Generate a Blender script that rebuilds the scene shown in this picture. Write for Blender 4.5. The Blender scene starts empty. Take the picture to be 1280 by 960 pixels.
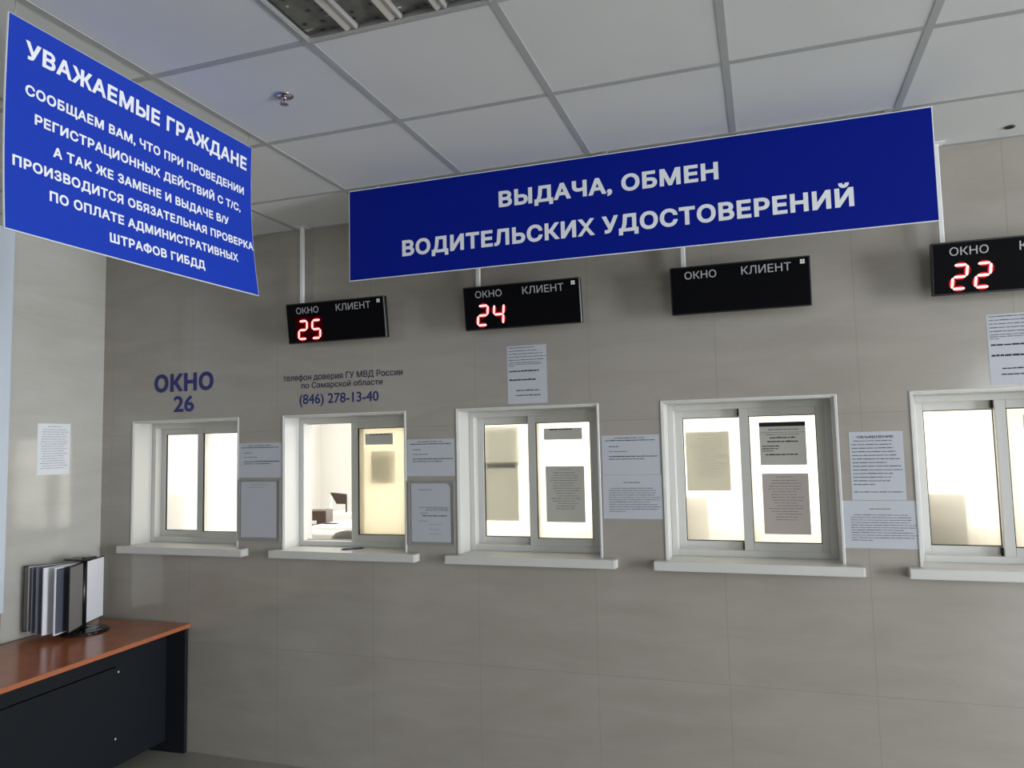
import bpy, bmesh, math, random
import numpy as np
from mathutils import Vector, Matrix, geometry

random.seed(7)
S = bpy.context.scene
C = S.collection

# ------------------------------------------------------------------ camera
CAM = (0.0, -3.5773, 1.7028)
YAW, PITCH, ROLL, FPX = 0.325583, 0.079906, -0.022177, 936.4156
cy, sy, cp, sp = math.cos(YAW), math.sin(YAW), math.cos(PITCH), math.sin(PITCH)
fwd = Vector((-sy * cp, cy * cp, sp))
rgt0 = Vector((cy, sy, 0.0))
up0 = rgt0.cross(fwd)
rgt = rgt0 * math.cos(ROLL) + up0 * math.sin(ROLL)
up = up0 * math.cos(ROLL) - rgt0 * math.sin(ROLL)
cam_data = bpy.data.cameras.new('camera')
cam_data.sensor_fit = 'HORIZONTAL'
cam_data.sensor_width = 36.0
cam_data.lens = FPX / 1280.0 * 36.0
cam_data.clip_start = 0.02
cam = bpy.data.objects.new('camera', cam_data)
C.objects.link(cam)
M = Matrix.Identity(4)
for i in range(3):
    M[i][0], M[i][1], M[i][2], M[i][3] = rgt[i], up[i], -fwd[i], CAM[i]
cam.matrix_world = M
S.camera = cam

# ------------------------------------------------------------------ world, lights, exposure
S.view_settings.view_transform = 'Standard'
S.view_settings.look = 'None'
S.view_settings.gamma = 1.0
S.view_settings.use_curve_mapping = False
S.view_settings.exposure = 0.0
W = bpy.data.worlds.new('world')
S.world = W
W.use_nodes = True
W.node_tree.nodes['Background'].inputs['Color'].default_value = (0.72, 0.77, 0.84, 1)
W.node_tree.nodes['Background'].inputs['Strength'].default_value = 0.28


def area(name, loc, direction, sx, sz, watts, col):
    l = bpy.data.lights.new(name, 'AREA')
    l.shape = 'RECTANGLE'
    l.size, l.size_y, l.energy, l.color = sx, sz, watts, col
    o = bpy.data.objects.new(name, l)
    C.objects.link(o)
    o.location = loc
    o.rotation_euler = Vector(direction).to_track_quat('-Z', 'Z').to_euler()
    return o


# daylight through the hall's big windows: on its right side and behind the camera
area('daylight_right', (8.40, -3.2, 1.55), (-1, 0, 0), 5.2, 2.2, 1330, (0.90, 0.95, 1.0))
area('daylight_rear', (3.9, -7.9, 1.5), (0, 1, 0), 2.5, 2.2, 85, (0.92, 0.96, 1.0))
# ceiling light of the office behind the counter windows
area('office_ceiling_light', (-1.2, 1.55, 2.85), (0, 0, -1), 6.0, 1.9, 128, (1.0, 0.97, 0.92))
area('office_far_fill', (-1.2, 3.40, 1.75), (0, -1, 0), 6.0, 1.6, 92, (1.0, 0.98, 0.93))  # added fill before the windowless far wall, brightens panes and reveals

H = 2.94          # ceiling height
XL = -3.883       # left wall
XR = 8.5
YB = -8.0
GX = 0.528        # a ceiling grid line along y
GY = -0.486       # a ceiling grid line along x

# ------------------------------------------------------------------ helpers


def nodes_of(m):
    return m.node_tree.nodes, m.node_tree.links


def mat(name, col, rough=0.5, metal=0.0, spec=0.5, emis=None, estr=0.0, noise=0.0, nscale=20.0, bump=0.0):
    m = bpy.data.materials.new(name)
    m.use_nodes = True
    N, L = nodes_of(m)
    b = N['Principled BSDF']
    b.inputs['Base Color'].default_value = (*col, 1)
    b.inputs['Roughness'].default_value = rough
    b.inputs['Metallic'].default_value = metal
    b.inputs['Specular IOR Level'].default_value = spec
    if emis:
        b.inputs['Emission Color'].default_value = (*emis, 1)
        b.inputs['Emission Strength'].default_value = estr
    if noise or bump:
        tc = N.new('ShaderNodeNewGeometry')
        nz = N.new('ShaderNodeTexNoise')
        nz.inputs['Scale'].default_value = nscale
        nz.inputs['Detail'].default_value = 4
        L.new(tc.outputs['Position'], nz.inputs['Vector'])
        if noise:
            r = N.new('ShaderNodeValToRGB')
            r.color_ramp.elements[0].position = 0.3
            r.color_ramp.elements[1].position = 0.7
            r.color_ramp.elements[0].color = (*[max(0, c * (1 - noise)) for c in col], 1)
            r.color_ramp.elements[1].color = (*[min(1, c * (1 + noise)) for c in col], 1)
            L.new(nz.outputs['Fac'], r.inputs['Fac'])
            L.new(r.outputs['Color'], b.inputs['Base Color'])
        if bump:
            bp = N.new('ShaderNodeBump')
            bp.inputs['Strength'].default_value = bump
            bp.inputs['Distance'].default_value = 0.002
            L.new(nz.outputs['Fac'], bp.inputs['Height'])
            L.new(bp.outputs['Normal'], b.inputs['Normal'])
    return m


def tile_mat(name, ca, cb, seam, axis, off_u, off_v, per_u, per_v, rough, horizontal=False, spec=0.5, stretch=(1.2, 1.2, 5.0)):
    """large polished stone tiles with thin joints; axis = which world axis runs along the tiles"""
    m = bpy.data.materials.new(name)
    m.use_nodes = True
    N, L = nodes_of(m)
    b = N['Principled BSDF']
    g = N.new('ShaderNodeNewGeometry')
    sep = N.new('ShaderNodeSeparateXYZ')
    L.new(g.outputs['Position'], sep.inputs[0])

    def line(out, off, per):
        a = N.new('ShaderNodeMath'); a.operation = 'SUBTRACT'; a.inputs[1].default_value = off
        L.new(out, a.inputs[0])
        p = N.new('ShaderNodeMath'); p.operation = 'PINGPONG'; p.inputs[1].default_value = per / 2
        L.new(a.outputs[0], p.inputs[0])
        c = N.new('ShaderNodeMath'); c.operation = 'LESS_THAN'; c.inputs[1].default_value = 0.0013
        L.new(p.outputs[0], c.inputs[0])
        return c.outputs[0]
    lu = line(sep.outputs[axis], off_u, per_u)
    lv = line(sep.outputs[1 if horizontal else 2], off_v, per_v)
    mx = N.new('ShaderNodeMath'); mx.operation = 'MAXIMUM'
    L.new(lu, mx.inputs[0]); L.new(lv, mx.inputs[1])
    mp = N.new('ShaderNodeMapping')
    mp.inputs['Scale'].default_value = stretch
    L.new(g.outputs['Position'], mp.inputs['Vector'])
    n1 = N.new('ShaderNodeTexNoise'); n1.inputs['Scale'].default_value = 1.5; n1.inputs['Detail'].default_value = 7
    n1.inputs['Roughness'].default_value = 0.62; n1.inputs['Distortion'].default_value = 0.6
    L.new(mp.outputs[0], n1.inputs['Vector'])
    n2 = N.new('ShaderNodeTexNoise'); n2.inputs['Scale'].default_value = 1.1; n2.inputs['Detail'].default_value = 2
    L.new(g.outputs['Position'], n2.inputs['Vector'])
    ad = N.new('ShaderNodeMath'); ad.operation = 'MULTIPLY_ADD'; ad.inputs[1].default_value = 0.6
    L.new(n1.outputs['Fac'], ad.inputs[0])
    ml = N.new('ShaderNodeMath'); ml.operation = 'MULTIPLY'; ml.inputs[1].default_value = 0.4
    L.new(n2.outputs['Fac'], ml.inputs[0]); L.new(ml.outputs[0], ad.inputs[2])
    r = N.new('ShaderNodeValToRGB')
    r.color_ramp.elements[0].position = 0.34; r.color_ramp.elements[0].color = (*ca, 1)
    r.color_ramp.elements[1].position = 0.68; r.color_ramp.elements[1].color = (*cb, 1)
    L.new(ad.outputs[0], r.inputs['Fac'])
    mix = N.new('ShaderNodeMix'); mix.data_type = 'RGBA'
    L.new(mx.outputs[0], mix.inputs['Factor'])
    L.new(r.outputs['Color'], mix.inputs['A'])
    mix.inputs['B'].default_value = (*seam, 1)
    L.new(mix.outputs['Result'], b.inputs['Base Color'])
    b.inputs['Roughness'].default_value = rough
    b.inputs['Specular IOR Level'].default_value = spec
    return m


def frosted_mat(name, tint, frost):
    m = bpy.data.materials.new(name)
    m.use_nodes = True
    N, L = nodes_of(m)
    N.remove(N['Principled BSDF'])
    out = N['Material Output']
    tr = N.new('ShaderNodeBsdfTranslucent'); tr.inputs['Color'].default_value = (*tint, 1)
    rf = N.new('ShaderNodeBsdfRefraction'); rf.inputs['Color'].default_value = (*[min(1, t * 1.0) for t in tint], 1)
    rf.inputs['Roughness'].default_value = 0.28; rf.inputs['IOR'].default_value = 1.3
    mx = N.new('ShaderNodeMixShader'); mx.inputs['Fac'].default_value = frost
    L.new(rf.outputs[0], mx.inputs[1]); L.new(tr.outputs[0], mx.inputs[2])
    gl = N.new('ShaderNodeBsdfGlossy'); gl.inputs['Roughness'].default_value = 0.12
    m2 = N.new('ShaderNodeMixShader'); m2.inputs['Fac'].default_value = 0.05
    L.new(mx.outputs[0], m2.inputs[1]); L.new(gl.outputs[0], m2.inputs[2])
    L.new(m2.outputs[0], out.inputs['Surface'])
    return m


def paper_mat(name, col, trans=0.12):
    m = bpy.data.materials.new(name)
    m.use_nodes = True
    N, L = nodes_of(m)
    b = N['Principled BSDF']
    b.inputs['Base Color'].default_value = (*col, 1)
    b.inputs['Roughness'].default_value = 0.7
    b.inputs['Specular IOR Level'].default_value = 0.25
    if trans:
        t = N.new('ShaderNodeBsdfTranslucent'); t.inputs['Color'].default_value = (*[c * 0.9 for c in col], 1)
        x = N.new('ShaderNodeMixShader'); x.inputs['Fac'].default_value = trans
        L.new(b.outputs[0], x.inputs[1]); L.new(t.outputs[0], x.inputs[2])
        L.new(x.outputs[0], N['Material Output'].inputs['Surface'])
    return m


def B(bm, x0, x1, y0, y1, z0, z1, mi=0, bev=0.0, seg=1):
    vs = [bm.verts.new((x, y, z)) for x in (x0, x1) for y in (y0, y1) for z in (z0, z1)]
    idx = [(0, 1, 3, 2), (4, 6, 7, 5), (0, 4, 5, 1), (2, 3, 7, 6), (0, 2, 6, 4), (1, 5, 7, 3)]
    fs = []
    for f in idx:
        fc = bm.faces.new([vs[i] for i in f]); fc.material_index = mi; fs.append(fc)
    if bev:
        es = list({e for f in fs for e in f.edges})
        bmesh.ops.bevel(bm, geom=es, offset=bev, segments=seg, affect='EDGES', profile=0.6)
    return vs


def prism(bm, pts, axis, a, b, mi=0):
    """extrude a closed outline (list of 2-tuples) along axis from a to b"""
    def P(u, v, t):
        return {0: (t, u, v), 1: (u, t, v), 2: (u, v, t)}[axis]
    A = [bm.verts.new(P(u, v, a)) for u, v in pts]
    D = [bm.verts.new(P(u, v, b)) for u, v in pts]
    n = len(pts)
    fs = [bm.faces.new(A), bm.faces.new(D[::-1])]
    for i in range(n):
        fs.append(bm.faces.new([A[i], D[i], D[(i + 1) % n], A[(i + 1) % n]]))
    for f in fs:
        f.material_index = mi
    return fs


def lathe(bm, prof, cx=0.0, cyy=0.0, cz=0.0, n=32, mi=0, smooth=True):
    rings = []
    for r, z in prof:
        if r < 1e-6:
            rings.append([bm.verts.new((cx, cyy, cz + z))])
        else:
            rings.append([bm.verts.new((cx + r * math.cos(2 * math.pi * k / n), cyy + r * math.sin(2 * math.pi * k / n), cz + z)) for k in range(n)])
    for a, b in zip(rings, rings[1:]):
        for k in range(n):
            k2 = (k + 1) % n
            if len(a) == 1 and len(b) == 1:
                continue
            if len(a) == 1:
                f = bm.faces.new([a[0], b[k], b[k2]])
            elif len(b) == 1:
                f = bm.faces.new([a[k], a[k2], b[0]])
            else:
                f = bm.faces.new([a[k], a[k2], b[k2], b[k]])
            f.material_index = mi; f.smooth = smooth


def tube(bm, pts, r, n=10, mi=0):
    pts = [Vector(p) for p in pts]
    rings = []
    for i, p in enumerate(pts):
        d = (pts[min(i + 1, len(pts) - 1)] - pts[max(i - 1, 0)]).normalized()
        a = d.cross(Vector((0, 0, 1)) if abs(d.z) < 0.9 else Vector((1, 0, 0))).normalized()
        b = d.cross(a)
        rr = r[i] if isinstance(r, (list, tuple)) else r
        rings.append([bm.verts.new(p + a * rr * math.cos(2 * math.pi * k / n) + b * rr * math.sin(2 * math.pi * k / n)) for k in range(n)])
    for a, b in zip(rings, rings[1:]):
        for k in range(n):
            f = bm.faces.new([a[k], a[(k + 1) % n], b[(k + 1) % n], b[k]]); f.smooth = True; f.material_index = mi
    for rg in (rings[0][::-1], rings[-1]):
        f = bm.faces.new(rg); f.material_index = mi


def obj(name, bm, mats, parent=None, loc=None, rot=None):
    bmesh.ops.recalc_face_normals(bm, faces=bm.faces)
    me = bpy.data.meshes.new(name)
    bm.to_mesh(me); bm.free()
    for m in (mats if isinstance(mats, (list, tuple)) else [mats]):
        me.materials.append(m)
    o = bpy.data.objects.new(name, me)
    C.objects.link(o)
    if parent:
        o.parent = parent
    if loc:
        o.location = loc
    if rot:
        o.rotation_euler = rot
    return o


def NB():
    return bmesh.new()


def tag(o, label, cat, group=None):
    o['label'] = label
    o['category'] = cat
    if group:
        o['group'] = group
    return o


def thing(name, label, cat, loc=(0, 0, 0), rotz=0.0, group=None):
    o = bpy.data.objects.new(name, None)
    o.empty_display_size = 0.1
    C.objects.link(o)
    o.location = loc
    o.rotation_euler = (0, 0, rotz)
    return tag(o, label, cat, group)


def struct(name, bm, mats):
    o = obj(name, bm, mats)
    o['kind'] = 'structure'
    return o


def outlines(body, tracking=1.0):
    """the closed outlines of a line of lettering as lists of 2D points (font units, counters run the other way)"""
    cu = bpy.data.curves.new('lettering_curve', 'FONT')
    cu.body = body
    cu.size = 1.0
    cu.space_character = tracking
    o = bpy.data.objects.new('lettering_curve', cu)
    C.objects.link(o)
    dg = bpy.context.evaluated_depsgraph_get()
    oc = o.evaluated_get(dg).to_curve(dg)
    loops = []
    for sp in oc.splines:
        pts = []
        if sp.type == 'BEZIER':
            bp = sp.bezier_points
            for i in range(len(bp)):
                p, q = bp[i], bp[(i + 1) % len(bp)]
                a0, a1, a2, a3 = p.co, p.handle_right, q.handle_left, q.co
                d = (a3 - a0)
                if (a1 - a0).cross(d).length + (a2 - a0).cross(d).length < 1e-5:
                    seg = [a0]
                else:
                    seg = geometry.interpolate_bezier(a0, a1, a2, a3, 5)[:-1]
                pts += [(v.x, v.y) for v in seg]
        else:
            pts = [(p.co[0], p.co[1]) for p in sp.points]
        cl = []
        for p in pts:
            if not cl or math.hypot(p[0] - cl[-1][0], p[1] - cl[-1][1]) > 1e-4:
                cl.append(p)
        if len(cl) > 2 and math.hypot(cl[0][0] - cl[-1][0], cl[0][1] - cl[-1][1]) < 1e-4:
            cl.pop()
        if len(cl) > 2:
            loops.append(cl)
    o.evaluated_get(dg).to_curve_clear()
    bpy.data.objects.remove(o)
    bpy.data.curves.remove(cu)
    return loops


def signed_area(l):
    return 0.5 * sum(l[i][0] * l[(i + 1) % len(l)][1] - l[(i + 1) % len(l)][0] * l[i][1] for i in range(len(l)))


def text_geo(bm, body, u0, width, v0, cap, place, bold=0.0, mi=0, align='L', nrm=(0, -1, 0)):
    """lettering: the line's left edge at u0, given width, baseline v0, capital height cap; place(u,v)->xyz.
    bold widens every stroke by that much to each side; width None keeps the natural proportions."""
    loops = outlines(body, 1.08 if bold > 0.03 else 1.0)
    if bold:
        out = []
        ar = [signed_area(l) for l in loops]
        bb = [(min(p[0] for p in l), min(p[1] for p in l), max(p[0] for p in l), max(p[1] for p in l)) for l in loops]
        for li, l in enumerate(loops):
            n = len(l)
            big = li        # the outer outline this loop lies in: it tells which side is ink
            for lj in range(len(loops)):
                if abs(ar[lj]) > abs(ar[big]) and bb[lj][0] <= bb[li][0] and bb[lj][1] <= bb[li][1] and bb[lj][2] >= bb[li][2] and bb[lj][3] >= bb[li][3]:
                    big = lj
            sg = 1.0 if ar[big] > 0 else -1.0
            r = []
            for i in range(n):
                p, c, q = Vector(l[i - 1]), Vector(l[i]), Vector(l[(i + 1) % n])
                d1, d2 = (c - p).normalized(), (q - c).normalized()
                n1, n2 = Vector((d1.y, -d1.x)), Vector((d2.y, -d2.x))
                m = n1 + n2
                if m.length < 1e-3:
                    m = n1
                m.normalize()
                k = min(1.0 / max(m.dot(n1), 0.2), 1.6)
                w = c + m * (k * bold * sg)
                r.append((w.x, w.y))
            out.append(r)
        loops = out
    V, E, seg = [], [], []
    for l in loops:
        s0 = len(V)
        V += [Vector(p) for p in l]
        n = len(l)
        E += [(s0 + i, s0 + (i + 1) % n) for i in range(n)]
        seg += [(*l[i], *l[(i + 1) % n]) for i in range(n)]
    vo, eo, fo = geometry.delaunay_2d_cdt(V, E, [], 0, 1e-6)[:3]
    X = np.array([(v.x, v.y) for v in vo])
    T = np.array([f for f in fo if len(f) == 3])
    cen = X[T].mean(axis=1)
    sgm = np.array(seg)
    wind = np.zeros(len(cen))
    for c0 in range(0, len(cen), 2000):
        px, py = cen[c0:c0 + 2000, 0][:, None], cen[c0:c0 + 2000, 1][:, None]
        x1, y1, x2, y2 = (sgm[:, k][None, :] for k in range(4))
        side = (x2 - x1) * (py - y1) - (px - x1) * (y2 - y1)
        wind[c0:c0 + 2000] = (((y1 <= py) & (y2 > py) & (side > 0)).sum(1) - ((y1 > py) & (y2 <= py) & (side < 0)).sum(1))
    T = T[np.abs(wind) > 0.5]
    used = X[np.unique(T)]
    x0, x1 = used[:, 0].min(), used[:, 0].max()
    sv = cap / (0.727 + 2 * bold)
    su = sv if width is None else width / (x1 - x0)
    vs = {}
    for t in T:
        for i in t:
            if i not in vs:
                vs[i] = bm.verts.new(place(u0 + (X[i][0] - x0) * su, v0 + (X[i][1] + bold) * sv))
        f = bm.faces.new([vs[i] for i in t])
        f.material_index = mi


def flat_obj(name, bm, mats, normal, parent=None):
    """flat lettering, all faces turned towards normal"""
    n = Vector(normal)
    bm.normal_update()
    for f in bm.faces:
        if f.normal.dot(n) < 0:
            f.normal_flip()
    me = bpy.data.meshes.new(name)
    bm.to_mesh(me); bm.free()
    for m in (mats if isinstance(mats, (list, tuple)) else [mats]):
        me.materials.append(m)
    o = bpy.data.objects.new(name, me)
    C.objects.link(o)
    if parent:
        o.parent = parent
    return o


# ------------------------------------------------------------------ materials
WALL_T = tile_mat('polished_grey_beige_tile', (0.305, 0.281, 0.245), (0.378, 0.351, 0.311), (0.272, 0.250, 0.218), 0, 0.392, 0.605, 0.6, 1.2, 0.13, spec=0.75)
LEFT_T = tile_mat('polished_tile_lit', (0.46, 0.445, 0.405), (0.55, 0.54, 0.50), (0.40, 0.39, 0.365), 1, -0.65, 2.493, 0.9, 2.4, 0.11, spec=1.0)  # same tile as the counter wall, its stronger light put into the colour
FLOOR_T = tile_mat('grey_floor_tile', (0.28, 0.265, 0.225), (0.36, 0.345, 0.30), (0.10, 0.10, 0.09), 0, 0.1, -0.3, 0.6, 0.6, 0.3, True)
WHITE_WALL = mat('white_painted_wall', (0.82, 0.81, 0.78), 0.7)
CEIL_M = mat('white_mineral_ceiling_tile', (0.69, 0.70, 0.70), 0.85, noise=0.02, nscale=3.0)
GRID_M = mat('grey_ceiling_grid', (0.42, 0.43, 0.435), 0.7, spec=0.2)
PVC = mat('white_pvc', (0.60, 0.595, 0.57), 0.35)
PVC_FRAME = mat('white_window_profile', (0.60, 0.595, 0.57), 0.38)
TRIM_W = mat('white_corner_trim', (0.70, 0.70, 0.69), 0.3)
SEAL = mat('black_brush_seal', (0.015, 0.015, 0.015), 0.8)
FROST = frosted_mat('cream_frosted_glass', (0.96, 0.935, 0.86), 0.5)
FROST_W = frosted_mat('white_frosted_glass', (0.97, 0.96, 0.93), 0.5)
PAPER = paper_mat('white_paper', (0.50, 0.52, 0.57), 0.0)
PAPER_G = paper_mat('paper_on_glass', (0.78, 0.77, 0.74), 0.10)
PAPER_B = paper_mat('paper_behind_glass', (0.82, 0.83, 0.82), 0.62)
INK = mat('grey_print', (0.085, 0.09, 0.11), 0.8)
INK_L = mat('pale_print', (0.26, 0.27, 0.30), 0.8)
INK_B = mat('black_print', (0.015, 0.015, 0.02), 0.8)
BLUE = mat('lit_blue_sign_print', (0.011, 0.042, 0.40), 0.45, spec=0.2)  # sign facing the right-hand light: brighter blue carries that light
BLUE_SHADED = mat('shaded_blue_sign_print', (0.002, 0.011, 0.24), 0.5, spec=0.08)  # sign turned from the light: its shade is put into the darker blue
SIGN_W = mat('white_sign_print', (0.80, 0.82, 0.86), 0.5)
NAVY = mat('navy_vinyl', (0.018, 0.024, 0.16), 0.5)
NAVY_D = mat('dark_navy_vinyl', (0.03, 0.033, 0.085), 0.5)
BLACK_P = mat('black_plastic', (0.008, 0.008, 0.009), 0.35)
BLACK_A = mat('black_display_face', (0.004, 0.004, 0.005), 0.45, spec=0.04)
GREY_L = mat('grey_lettering', (0.42, 0.43, 0.45), 0.6)
WHITE_E = mat('white_emblem', (0.85, 0.85, 0.85), 0.6)
LED = mat('red_led', (0.05, 0.0, 0.0), 0.5, emis=(0.85, 0.0, 0.015), estr=0.7)
LED_C = mat('hot_led_core', (0.6, 0.2, 0.2), 0.5, emis=(1.0, 0.55, 0.52), estr=1.4)
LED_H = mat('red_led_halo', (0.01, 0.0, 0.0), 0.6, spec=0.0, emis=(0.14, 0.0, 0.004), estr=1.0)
LED_W = mat('led_scatter_window', (0.006, 0.0, 0.0), 0.6, spec=0.0, emis=(0.022, 0.0, 0.001), estr=1.0)  # scattered LED light painted as a dim glow of the window
POLE = mat('white_lacquered_tube', (0.80, 0.80, 0.80), 0.35)
CHROME = mat('chrome', (0.50, 0.50, 0.53), 0.15, metal=1.0)
ALU = mat('pale_aluminium', (0.60, 0.59, 0.57), 0.3, metal=0.6)
CORD = mat('thin_wire', (0.35, 0.35, 0.36), 0.4, metal=0.6)
DESK_TOP = mat('cherry_laminate', (0.36, 0.105, 0.036), 0.22, noise=0.12, nscale=9.0)
DESK_EDGE = mat('cherry_edge_band', (0.42, 0.135, 0.06), 0.35)
DESK_D = mat('dark_navy_laminate', (0.007, 0.009, 0.013), 0.5, spec=0.35)
DESK_G = mat('dark_gap', (0.003, 0.003, 0.003), 0.8)
RED_WOOD = mat('red_brown_wood', (0.24, 0.055, 0.02), 0.4, noise=0.2, nscale=14)
JAMB = mat('pale_blue_white_plastic', (0.60, 0.66, 0.74), 0.35)
SLEEVE_W = mat('white_page', (0.80, 0.82, 0.86), 0.5)
SLEEVE_D = mat('slate_page', (0.10, 0.11, 0.15), 0.35)
SLEEVE_G = mat('grey_beige_page', (0.20, 0.195, 0.19), 0.4)
BASE_B = mat('glossy_black_base', (0.006, 0.006, 0.007), 0.12)
POCKET = mat('grey_plastic_pocket', (0.27, 0.265, 0.25), 0.25)
POCKET_S = mat('sheet_in_pocket', (0.46, 0.48, 0.53), 0.3)
MON_B = mat('grey_monitor_back', (0.10, 0.10, 0.10), 0.5)
CHAIR_G = mat('grey_chair_fabric', (0.17, 0.165, 0.16), 0.8)
PRN_W = mat('white_printer_plastic', (0.84, 0.84, 0.82), 0.4)
BROWN_D = mat('dark_brown_plastic', (0.05, 0.032, 0.026), 0.5)
BROWN = mat('brown_laminate', (0.075, 0.048, 0.036), 0.5)
DESK_O = mat('white_office_desk', (0.75, 0.73, 0.68), 0.5)

# perforated mirror panel of the luminaire
PERF = bpy.data.materials.new('perforated_mirror_panel')
PERF.use_nodes = True
N, L = nodes_of(PERF)
_b = N['Principled BSDF']
_g = N.new('ShaderNodeNewGeometry')
_v = N.new('ShaderNodeTexVoronoi'); _v.inputs['Scale'].default_value = 30.0
L.new(_g.outputs['Position'], _v.inputs['Vector'])
_r = N.new('ShaderNodeValToRGB')
_r.color_ramp.elements[0].position = 0.0; _r.color_ramp.elements[0].color = (0.02, 0.02, 0.02, 1)
_r.color_ramp.elements[1].position = 1.0; _r.color_ramp.elements[1].color = (0.7, 0.7, 0.7, 1)
_e = _r.color_ramp.elements.new(0.20); _e.color = (0.008, 0.008, 0.008, 1)
_e = _r.color_ramp.elements.new(0.27); _e.color = (0.11, 0.115, 0.11, 1)
_e = _r.color_ramp.elements.new(0.86); _e.color = (0.16, 0.165, 0.16, 1)
_e = _r.color_ramp.elements.new(0.92); _e.color = (0.7, 0.7, 0.7, 1)
L.new(_v.outputs['Distance'], _r.inputs['Fac'])
L.new(_r.outputs['Color'], _b.inputs['Base Color'])
_b.inputs['Metallic'].default_value = 0.45
_b.inputs['Roughness'].default_value = 0.28

# ------------------------------------------------------------------ structure: the hall
WT = 0.26   # thickness of the counter wall
ZS, ZT = 1.15, 1.885
WINS = [(-3.640, -2.873), (-2.568, -1.810), (-1.512, -0.773), (-0.465, 0.292), (0.590, 1.350)]

bm = NB()
xs = [XL - 0.2]
for a, b in WINS:
    B(bm, xs[-1], a, 0, WT, ZS - 0.022, ZT)
    xs.append(b)
B(bm, xs[-1], XR + 0.2, 0, WT, ZS - 0.022, ZT)
B(bm, XL - 0.2, XR + 0.2, 0, WT, -0.1, ZS - 0.022)
B(bm, XL - 0.2, XR + 0.2, 0, WT, ZT, H + 0.3)
struct('wall_counter', bm, WALL_T)

bm = NB(); B(bm, XL - 0.2, XL, YB, 0.0, -0.1, H + 0.3); struct('wall_left', bm, LEFT_T)
bm = NB()   # right wall with a long window opening
B(bm, XR, XR + 0.2, YB, 0, -0.1, 0.4); B(bm, XR, XR + 0.2, YB, 0, 2.7, H + 0.3)
B(bm, XR, XR + 0.2, YB, -5.9, 0.4, 2.7); B(bm, XR, XR + 0.2, -0.5, 0, 0.4, 2.7)
struct('wall_right', bm, LEFT_T)
bm = NB()
B(bm, XL, XR, YB - 0.2, YB, -0.1, 0.35); B(bm, XL, XR, YB - 0.2, YB, 2.65, H + 0.3)
B(bm, XL, 2.6, YB - 0.2, YB, 0.35, 2.65); B(bm, 5.2, XR, YB - 0.2, YB, 0.35, 2.65)
struct('wall_back', bm, LEFT_T)
bm = NB(); B(bm, XL - 0.2, XR + 0.2, YB - 0.2, 0.0, -0.1, 0.0); struct('floor', bm, FLOOR_T)


def daylight_window(name, horizontal, a0, a1, z0, z1, pos, nm):
    r = bpy.data.objects.new(name, None); C.objects.link(r); r['kind'] = 'structure'
    bm = NB()
    t = 0.05
    def bb(u0, u1, v0, v1):
        if horizontal:
            B(bm, u0, u1, pos, pos + 0.06, v0, v1)
        else:
            B(bm, pos, pos + 0.06, u0, u1, v0, v1)
    bb(a0, a1, z0, z0 + t); bb(a0, a1, z1 - t, z1)
    for k in range(nm + 1):
        u = a0 + (a1 - a0 - t) * k / nm
        bb(u, u + t, z0 + t, z1 - t)
    obj('window_frame', bm, PVC_FRAME, r)


daylight_window('window_6', False, -5.9, -0.5, 0.4, 2.7, XR + 0.1, 4)
daylight_window('window_7', True, 2.6, 5.2, 0.35, 2.65, YB - 0.16, 4)

# ceiling: 0.6 m mineral tiles on a grey grid; the luminaire takes the place of one tile
LX0, LX1 = GX - 1.8, GX - 1.2        # -1.272 .. -0.672
LY0, LY1 = GY - 1.8, GY - 1.2        # -2.286 .. -1.686
bm = NB()
nx0 = int(math.floor((XL - GX) / 0.6)); nx1 = int(math.ceil((XR - GX) / 0.6))
ny0 = int(math.floor((YB - GY) / 0.6))
for i in range(nx0, nx1):
    for j in range(ny0, 1):
        x0, x1 = max(GX + 0.6 * i, XL), min(GX + 0.6 * (i + 1), XR)
        y0, y1 = max(GY + 0.6 * j, YB), min(GY + 0.6 * (j + 1), 0.0)
        if i == -3 and j == -3:
            continue
        lift = random.uniform(0.0, 0.002)
        B(bm, x0 + 0.001, x1 - 0.001, y0 + 0.001, y1 - 0.001, H + 0.0012 + lift * 0.5, H + 0.02)
B(bm, XL - 0.2, LX0, YB, 0, H + 0.2, H + 0.24); B(bm, LX1, XR + 0.2, YB, 0, H + 0.2, H + 0.24)
B(bm, LX0, LX1, YB, LY0, H + 0.2, H + 0.24); B(bm, LX0, LX1, LY1, 0, H + 0.2, H + 0.24)
B(bm, LX0, LX1, LY0, LY1, H + 0.2, H + 0.24)
struct('ceiling', bm, CEIL_M)
bm = NB()
hw = 0.0125
for i in range(nx0 + 1, nx1):
    x = GX + 0.6 * i
    B(bm, x - hw, x + hw, YB, -0.001, H - 0.0002, H + 0.0018)
for j in range(ny0 + 1, 1):
    y = GY + 0.6 * j
    for i in range(nx0, nx1):
        x0, x1 = max(GX + 0.6 * i + hw, XL), min(GX + 0.6 * (i + 1) - hw, XR)
        B(bm, x0, x1, y - hw, y + hw, H, H + 0.0018)
B(bm, XL, XR, -0.018, -0.0005, H, H + 0.0018)      # edge angle along the counter wall
B(bm, XL + 0.0005, XL + 0.018, YB, -0.02, H, H + 0.0018)
struct('trim_1', bm, GRID_M)

JY = -0.628
# pale jamb panel standing out from the left wall, at the photo's left edge
bm = NB(); B(bm, XL, XL + 0.035, -1.10, JY, 0.875, H - 0.002, bev=0.004)
struct('trim_2', bm, JAMB)

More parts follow.
